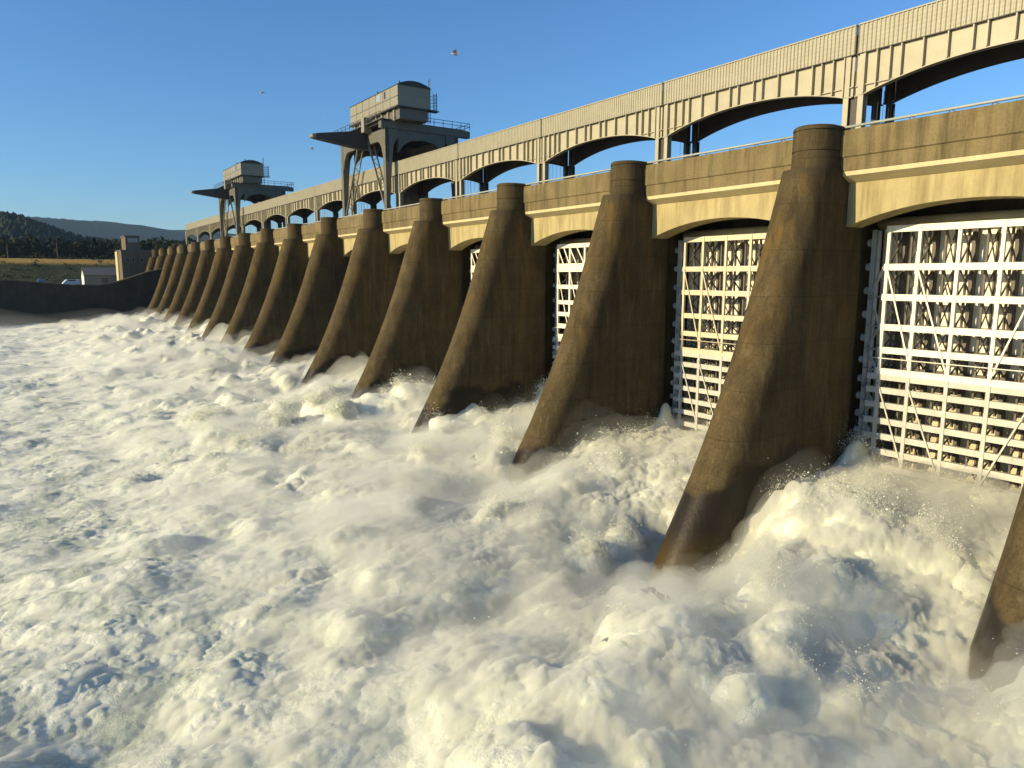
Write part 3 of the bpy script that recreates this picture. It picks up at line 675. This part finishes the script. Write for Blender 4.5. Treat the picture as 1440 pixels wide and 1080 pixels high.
# ================================================================ WHITE WATER
def _hash(ix, iy, iz, k):
    h = (ix*np.int64(374761393) + iy*np.int64(668265263) + iz*np.int64(2147483647-58) + np.int64(k)*np.int64(1274126177)) & 0x7fffffff
    h = (h ^ (h >> 13))*np.int64(1103515245) & 0x7fffffff
    h = (h ^ (h >> 16))*np.int64(668265263) & 0x7fffffff
    return ((h ^ (h >> 15)) & 0xffffff).astype(np.float32)/np.float32(0xffffff)
def worley(P, seed):
    C = np.floor(P).astype(np.int64); F = (P-C).astype(np.float32); best = np.full(len(P), 9, np.float32)
    for dx in (-1, 0, 1):
        for dy in (-1, 0, 1):
            for dz in (-1, 0, 1):
                ix, iy, iz = C[:, 0]+dx, C[:, 1]+dy, C[:, 2]+dz
                h = _hash(ix, iy, iz, seed); hx = h; hy = (h*57.31) % 1; hz = (h*919.7) % 1
                d = (F[:, 0]-dx-hx)**2 + (F[:, 1]-dy-hy)**2 + (F[:, 2]-dz-hz)**2
                np.minimum(best, d, out=best)
    return np.sqrt(best)
def vnoise(P, seed):
    C = np.floor(P).astype(np.int64); F = (P-C).astype(np.float32); U = F*F*F*(F*(F*6-15)+10); out = 0
    for dx in (0, 1):
        wx = U[:, 0] if dx else 1-U[:, 0]
        for dy in (0, 1):
            wy = U[:, 1] if dy else 1-U[:, 1]
            for dz in (0, 1):
                wz = U[:, 2] if dz else 1-U[:, 2]
                out = out + wx*wy*wz*_hash(C[:, 0]+dx, C[:, 1]+dy, C[:, 2]+dz, seed)
    return out*2-1
def fbm(P, seed, oct_=4, gain=.5):
    s_ = 0; a_ = 1.0; t_ = 0
    for k in range(oct_): s_ = s_ + a_*vnoise(P*(2.03**k)+k*17.3, seed+k); t_ += a_; a_ *= gain
    return s_/t_
BX = [(-80, 0.0), (-46, .2), (-36, .5), (-28, 1.0), (-22, 1.5), (-17, 2.0), (-13, 2.55), (-9, 3.2), (-5, 3.8), (-1, 4.25), (2, 4.5), (6.2, 3.9)]
def base_height(x, y):
    B = np.interp(x, [p[0] for p in BX], [p[1] for p in BX])
    yb = np.abs(((y % S)-HB))/HB          # 1 at the pier line, 0 at the bay centre
    near = np.clip((x+16)/8, 0, 1)         # between the piers
    valley = np.where(x < -6, np.clip((-x-6)/8, 0, 1)*np.clip((x+36)/14, 0, 1), 0)
    L = 1 - .10*near*yb**2 - .62*valley*np.clip((yb-.2)/.8, 0, 1)**1.2
    calm = np.clip((300-y)/120, .6, 1)
    tipd = np.exp(-((x+13)/6.5)**2)*(np.exp(-(y/4.2)**2)*1.1 + .35*np.exp(-((y+S)/4.2)**2))      # deeper hollows at the two nearest noses
    plume = 2.4*np.exp(-((x-3.2)/1.3)**2 - (((y % S)-(S-2.6))/0.8)**2)
    return 1.55 + B*L*calm - 2.2*tipd + plume + 2.3*np.clip((y-80)/130, 0, 1)
def surface(x, y, dens):
    P = np.stack([x, y, np.zeros_like(x)], 1).astype(np.float32)
    T = np.interp(x, [-70, -46, -34, -24, -12, 2, 6], [.55, .62, .75, .95, 1.1, .8, .5]).astype(np.float32)     # how wild
    lowf = fbm(P/14, 5, 3)
    zone = np.interp(x, [-40, -28, -18, -6, -1, 6], [.15, .5, 1, 1, .45, .2])
    burst = np.clip(.74*vnoise(P/3.3+3, 31)+.26*vnoise(P/1.7+8, 32)-.06, 0, 1)**1.15*2.5*zone*(1-.8*np.exp(-((x+14)/6)**2-(np.minimum(np.abs(y), np.abs(y+S))/4.5)**2))
    H = base_height(x, y) + T*np.interp(x, [-45, -20], [1.9, 1.0])*lowf + burst
    wx = 1.6*fbm(P/5, 21, 3); wy = 1.6*fbm(P/5+40, 22, 3)
    P[:, 2] = H
    P[:, 0] += wx*.32*T; P[:, 1] += wy*.32*T
    return P, T
def normals(P, nr_, nc):
    G = P.reshape(nr_, nc, 3); du = np.gradient(G, axis=1); dv = np.gradient(G, axis=0)
    N = np.cross(du, dv); N /= np.linalg.norm(N, axis=2, keepdims=True)+1e-9
    return N.reshape(-1, 3).astype(np.float32)
def tile(x0, x1, nc, y0, y1, nr_, cells):
    X_, Y_ = np.meshgrid(np.linspace(x0, x1, nc), np.linspace(y0, y1, nr_))
    P, T = surface(X_.ravel(), Y_.ravel(), 1)
    for q, (cell, amp) in enumerate(cells):
        N = normals(P, nr_, nc)
        st = np.array([.62, 1, 1.0] if cell > 1 else [.8, 1, 1], np.float32)
        Wv = P*st/cell + .35*np.stack([vnoise(P/cell*1.3+9, 60+q), vnoise(P/cell*1.3+31, 70+q), vnoise(P/cell*1.3+57, 80+q)], 1)
        f_ = worley(Wv, 100+q)
        puff = (0.55 - f_)                                     # round puffs, creased between
        mod = .55+.9*np.clip(fbm(P/(cell*4)+q*5, 40+q, 2)+.35, 0, 1)
        A_ = T if cell > 2 else T*np.interp(P[:, 0], [-46, -36, -26, -16], [.85, .75, .55, .40]).astype(np.float32)
        P = P + N*(puff*cell*amp*mod*A_)[:, None]
    return P, nr_, nc
def grid_faces(nr_, nc, off):
    idx = np.arange(nr_*nc).reshape(nr_, nc)+off
    return np.stack([idx[:-1, :-1], idx[:-1, 1:], idx[1:, 1:], idx[1:, :-1]], -1).reshape(-1, 4)
def np_mesh(name, V, F, mat, smooth=True):
    me = bpy.data.meshes.new(name); me.vertices.add(len(V)); me.vertices.foreach_set('co', V.astype(np.float32).ravel())
    me.loops.add(F.size); me.loops.foreach_set('vertex_index', F.astype(np.int32).ravel())
    me.polygons.add(len(F)); me.polygons.foreach_set('loop_start', np.arange(0, F.size, F.shape[1], dtype=np.int32))
    me.polygons.foreach_set('use_smooth', np.full(len(F), smooth)); me.update(); me.materials.append(mat); return me
nf = NT('foam'); p = nf.pos()
fa = nf.ramp(nf.noise(p, 0.28, 8, 0.68, 1.2), [(0.40, 0.0), (0.56, 1.0)])
Xs = nf.xyz(p)[0]
calmc = nf.ramp(nf.math('MULTIPLY_ADD', Xs, 0.02, 1.2), [(0.35, 0.9), (0.75, 0.1)])
fcol = nf.mix(nf.math('MULTIPLY', nf.math('SUBTRACT', 1.0, fa), calmc), (0.90, 0.90, 0.74), (0.50, 0.55, 0.43))
bh = nf.math('ADD', nf.noise(p, 2.2, 8, 0.72), nf.math('MULTIPLY', nf.noise(p, 11.0, 4, 0.7), .35))
nf.bump(bh, 0.8, 0.35); nf.fin(fcol, 0.85, 0, 0.12)
nf.b.inputs['Subsurface Weight'].default_value = 0.5; nf.b.inputs['Subsurface Radius'].default_value = (1, 1, 1); nf.b.inputs['Subsurface Scale'].default_value = 0.15; nf.b.subsurface_method = 'BURLEY'
M['foam'] = nf.m
BIG = [(6.5, .24), (3.1, .27), (1.5, .38), (.72, .40), (.34, .44), (.16, .42)]
parts_ = [tile(-58, -24, 450, -36, 13, 640, BIG), tile(-58, -24, 310, 12.4, 52, 360, BIG[:5]), tile(-24.6, 7.5, 250, -36, 13, 380, BIG[:5]), tile(-24.6, 7.5, 200, 12.4, 52, 220, BIG[:5]),
          tile(-60, 7.5, 330, 51, 115, 300, BIG[:5]), tile(-110, 7.5, 330, 113.5, 249.2, 330, BIG[:4])]
Vs, Fs, off = [], [], 0
for P, nr_, nc in parts_: Vs.append(P); Fs.append(grid_faces(nr_, nc, off)); off += len(P)
V = np.concatenate(Vs); F = np.concatenate(Fs)
wt = bpy.data.objects.new('white_water', np_mesh('white_water', V, F, M['foam'])); COL.objects.link(wt)
tag(wt, 'churning white water and spray below the spillway', 'water', kind='structure')
# calmer river beyond, under the foam and out to the sides
nw = NT('river_water'); p = nw.pos(); nw.bump(nw.noise(p, 0.6, 6), 0.6, 0.4)
M['river'] = nw.fin(nw.mix(nw.ramp(nw.noise(p, .2, 6, .65), [(.4, 0), (.6, 1)]), (0.55, 0.6, 0.57), (0.16, 0.2, 0.19)), 0.25, 0, 0.5)
struct('river', MB().box(-700, -50, -330, 249, -.5, .6), 'river')

# ---------------------------------------------------------------- airborne spray: nested billows of fine mist over the foam
def puff_step(P, T, nr_, nc, q, cell, amp, fade=1.0):
    N = normals(P, nr_, nc)
    st = np.array([.62, 1, 1.0] if cell > 1 else [.8, 1, 1], np.float32)
    Wv = P*st/cell + .35*np.stack([vnoise(P/cell*1.3+9, 60+q), vnoise(P/cell*1.3+31, 70+q), vnoise(P/cell*1.3+57, 80+q)], 1)
    mod = .55+.9*np.clip(fbm(P/(cell*4)+q*5, 40+q, 2)+.35, 0, 1)
    N = N*np.array([.62, .62, 1], np.float32)
    return P + N*((.55-worley(Wv, 100+q))*cell*amp*mod*T*fade)[:, None]
def spray_shell(name, lift, prof_, pre, cells, dens, seed, res, lab, grow=.0035, lo=.08, var=.95):
    ysp = [-36.0]
    while ysp[-1] < 248: ysp.append(ysp[-1]+max(res, grow*(ysp[-1]+60)))
    ysp[-1] = 248.8; ysp = np.array(ysp); xsp = np.arange(-58, 7.5, res*1.15)
    nr_, nc = len(ysp), len(xsp)
    X_, Y_ = np.meshgrid(xsp, ysp); x, y = X_.ravel(), Y_.ravel()
    P, T = surface(x, y, 1); step = np.maximum(res*1.15, grow*(y+60))
    for q, (cell, amp) in enumerate(BIG[:pre]): P = puff_step(P, T, nr_, nc, q, cell, amp)
    L_ = np.interp(x, [-58, -50, -40, -25, -8, 7], prof_)*lift*np.clip(.7+var*fbm(P/7+seed, seed, 3), lo, 2.4)
    P = P + normals(P, nr_, nc)*np.array([.3, .3, 1], np.float32)*L_[:, None]
    for q, (cell, amp) in enumerate(cells):
        P = puff_step(P, T, nr_, nc, seed+q*3, cell, amp, np.clip(cell/(2.2*step)-.4, 0, 1))
    n0 = nr_*nc; idx = np.arange(n0).reshape(nr_, nc)
    loop = np.concatenate([idx[0, :-1], idx[:-1, -1], idx[-1, :0:-1], idx[:0:-1, 0]]); K = len(loop)
    B = P[loop].copy(); B[:, 2] = -2.6; V = np.concatenate([P, B, [[(xsp[0]+xsp[-1])/2, (ysp[0]+ysp[-1])/2, -2.6]]])
    k_ = np.arange(K); k2 = (k_+1) % K; top = grid_faces(nr_, nc, 0)
    tri = np.concatenate([top[:, [0, 1, 2]], top[:, [0, 2, 3]], np.stack([loop[k2], loop[k_], n0+k_], 1), np.stack([loop[k2], n0+k_, n0+k2], 1), np.stack([n0+k2, n0+k_, np.full(K, n0+K)], 1)])
    F = tri
    m = bpy.data.materials.new(name); m.use_nodes = True; t_ = m.node_tree; t_.nodes.clear()
    o_ = t_.nodes.new('ShaderNodeOutputMaterial'); v_ = t_.nodes.new('ShaderNodeVolumePrincipled')
    v_.inputs['Color'].default_value = (.99, .99, .925, 1); v_.inputs['Density'].default_value = dens; v_.inputs['Anisotropy'].default_value = .2
    t_.links.new(v_.outputs[0], o_.inputs['Volume'])
    o = bpy.data.objects.new(name, np_mesh(name, V, F, m)); COL.objects.link(o); tag(o, lab, 'spray', kind='stuff')
    return P, nr_, nc
SH = spray_shell('dense_spray', .30, [-.35, -.3, .0, .7, 1.1, .9], 2, [(1.6, .36), (.75, .46), (.36, .74), (.18, .85)], 9.0, 301, .115, 'thick white spray hugging the churning water', .0026, .45)
spray_shell('spray', 1.7, [.06, .12, .34, .8, 1.0, .25], 1, [(2.8, .45), (1.3, .5), (.6, .5)], .20, 401, .26, 'white spray billowing off the water between the piers', .0035, .01, 1.9)
spray_shell('mist', 3.0, [.12, .2, .36, .72, 1.0, .3], 0, [(9.0, .4), (4.0, .4)], .025, 501, .6, 'thin mist drifting above the white water')
# flung droplets over the crests
def droplets(P, nr_, nc, count, size, seed):
    r_ = np.random.default_rng(seed); N = normals(P, nr_, nc)
    G = P[:, 2].reshape(nr_, nc); k = 12
    sm = np.cumsum(np.cumsum(np.pad(G, k, mode='edge'), 0), 1); sm = (sm[2*k:, 2*k:]-sm[:-2*k, 2*k:]-sm[2*k:, :-2*k]+sm[:-2*k, :-2*k])/(4*k*k)
    crest = np.clip((G-sm[:nr_, :nc]).ravel(), 0, .8); crest *= np.clip(vnoise(P/3.0, 900+seed)+.25, 0, 1)*(P[:, 1] < 60)
    pr = crest**1.5; pr /= pr.sum(); idx = r_.choice(len(P), count, p=pr)
    C = P[idx] + N[idx]*(r_.exponential(.26, (count, 1))) + np.stack([r_.normal(0, .12, count), r_.normal(0, .12, count), r_.exponential(.2, count)], 1)
    s_ = size*(np.linalg.norm(C-np.array(CAM), axis=1)*.00038)[:, None, None]*r_.lognormal(0, .45, (count, 1, 1)); T4 = np.array([[1, 1, 1], [1, -1, -1], [-1, 1, -1], [-1, -1, 1]], float)*.6
    rot = r_.normal(0, 1, (count, 3, 3)); q_, _ = np.linalg.qr(rot)
    V = (C[:, None, :] + (T4[None]@q_)*s_).reshape(-1, 3)
    b_ = (np.arange(count)*4)[:, None]; F = np.concatenate([b_+np.array(t)[None] for t in ((0, 1, 2), (0, 3, 1), (0, 2, 3), (1, 3, 2))])
    return V, F
Va, Fa = droplets(*SH, 150000, 1.0, 1)
dm = np_mesh('droplets', Va, Fa, M['foam'], False)
dr = bpy.data.objects.new('droplets', dm); COL.objects.link(dr); tag(dr, 'fine flung droplets above the foam crests', 'droplets', kind='stuff')

# mist bank drifting along the foot of the far wall
mm = bpy.data.materials.new('mist_bank'); mm.use_nodes = True; tt = mm.node_tree; tt.nodes.clear()
oo = tt.nodes.new('ShaderNodeOutputMaterial'); vv = tt.nodes.new('ShaderNodeVolumePrincipled'); vv.inputs['Color'].default_value = (.985, .98, .96, 1); vv.inputs['Density'].default_value = .0026
tt.links.new(vv.outputs[0], oo.inputs['Volume'])
for lay, (k_, y0_) in enumerate(((.4, 110), (.6, 140), (.8, 165))):
    mb = MB(); rg = []
    for q, x in enumerate(np.linspace(-72, 4, 13)):
        hgt = k_*(6.5 + 7.0*max(0, min(1, (-x+4)/62)) + 1.6*math.sin(q*1.3+lay*2.1)+.9*math.sin(q*.7+lay))+1.0
        rg.append([(x, y0_+6*math.sin(q+lay), -.2), (x, 248.6, -.2), (x, 248.6, hgt), (x, 232+3*math.sin(q*2+lay), hgt*.95), (x, 210, hgt*.75), (x, (y0_+210)/2, hgt*.45+.6)])
    o = MB.build(mb.loft(rg), 'mist_bank', mm, smooth=True); tag(o, 'grey mist bank at the foot of the far retaining wall', 'mist', 'mist layers by the far wall', kind='stuff')
    o.modifiers.new('sub', 'SUBSURF').render_levels = 2
# air
mh = bpy.data.materials.new('haze'); mh.use_nodes = True; tt = mh.node_tree; tt.nodes.clear()
oo = tt.nodes.new('ShaderNodeOutputMaterial'); vv = tt.nodes.new('ShaderNodeVolumePrincipled'); vv.inputs['Color'].default_value = (.45, .70, 1.0, 1); vv.inputs['Density'].default_value = .00004
tt.links.new(vv.outputs[0], oo.inputs['Volume'])
o = MB().box(-2700, 4200, -350, 6600, -7, 380).build('haze', mh); tag(o, 'thin blue haze in the air', 'haze', kind='stuff')
print('TRIS', sum(sum(len(p.vertices)-2 for p in me.polygons)*me.users for me in bpy.data.meshes if me.users))
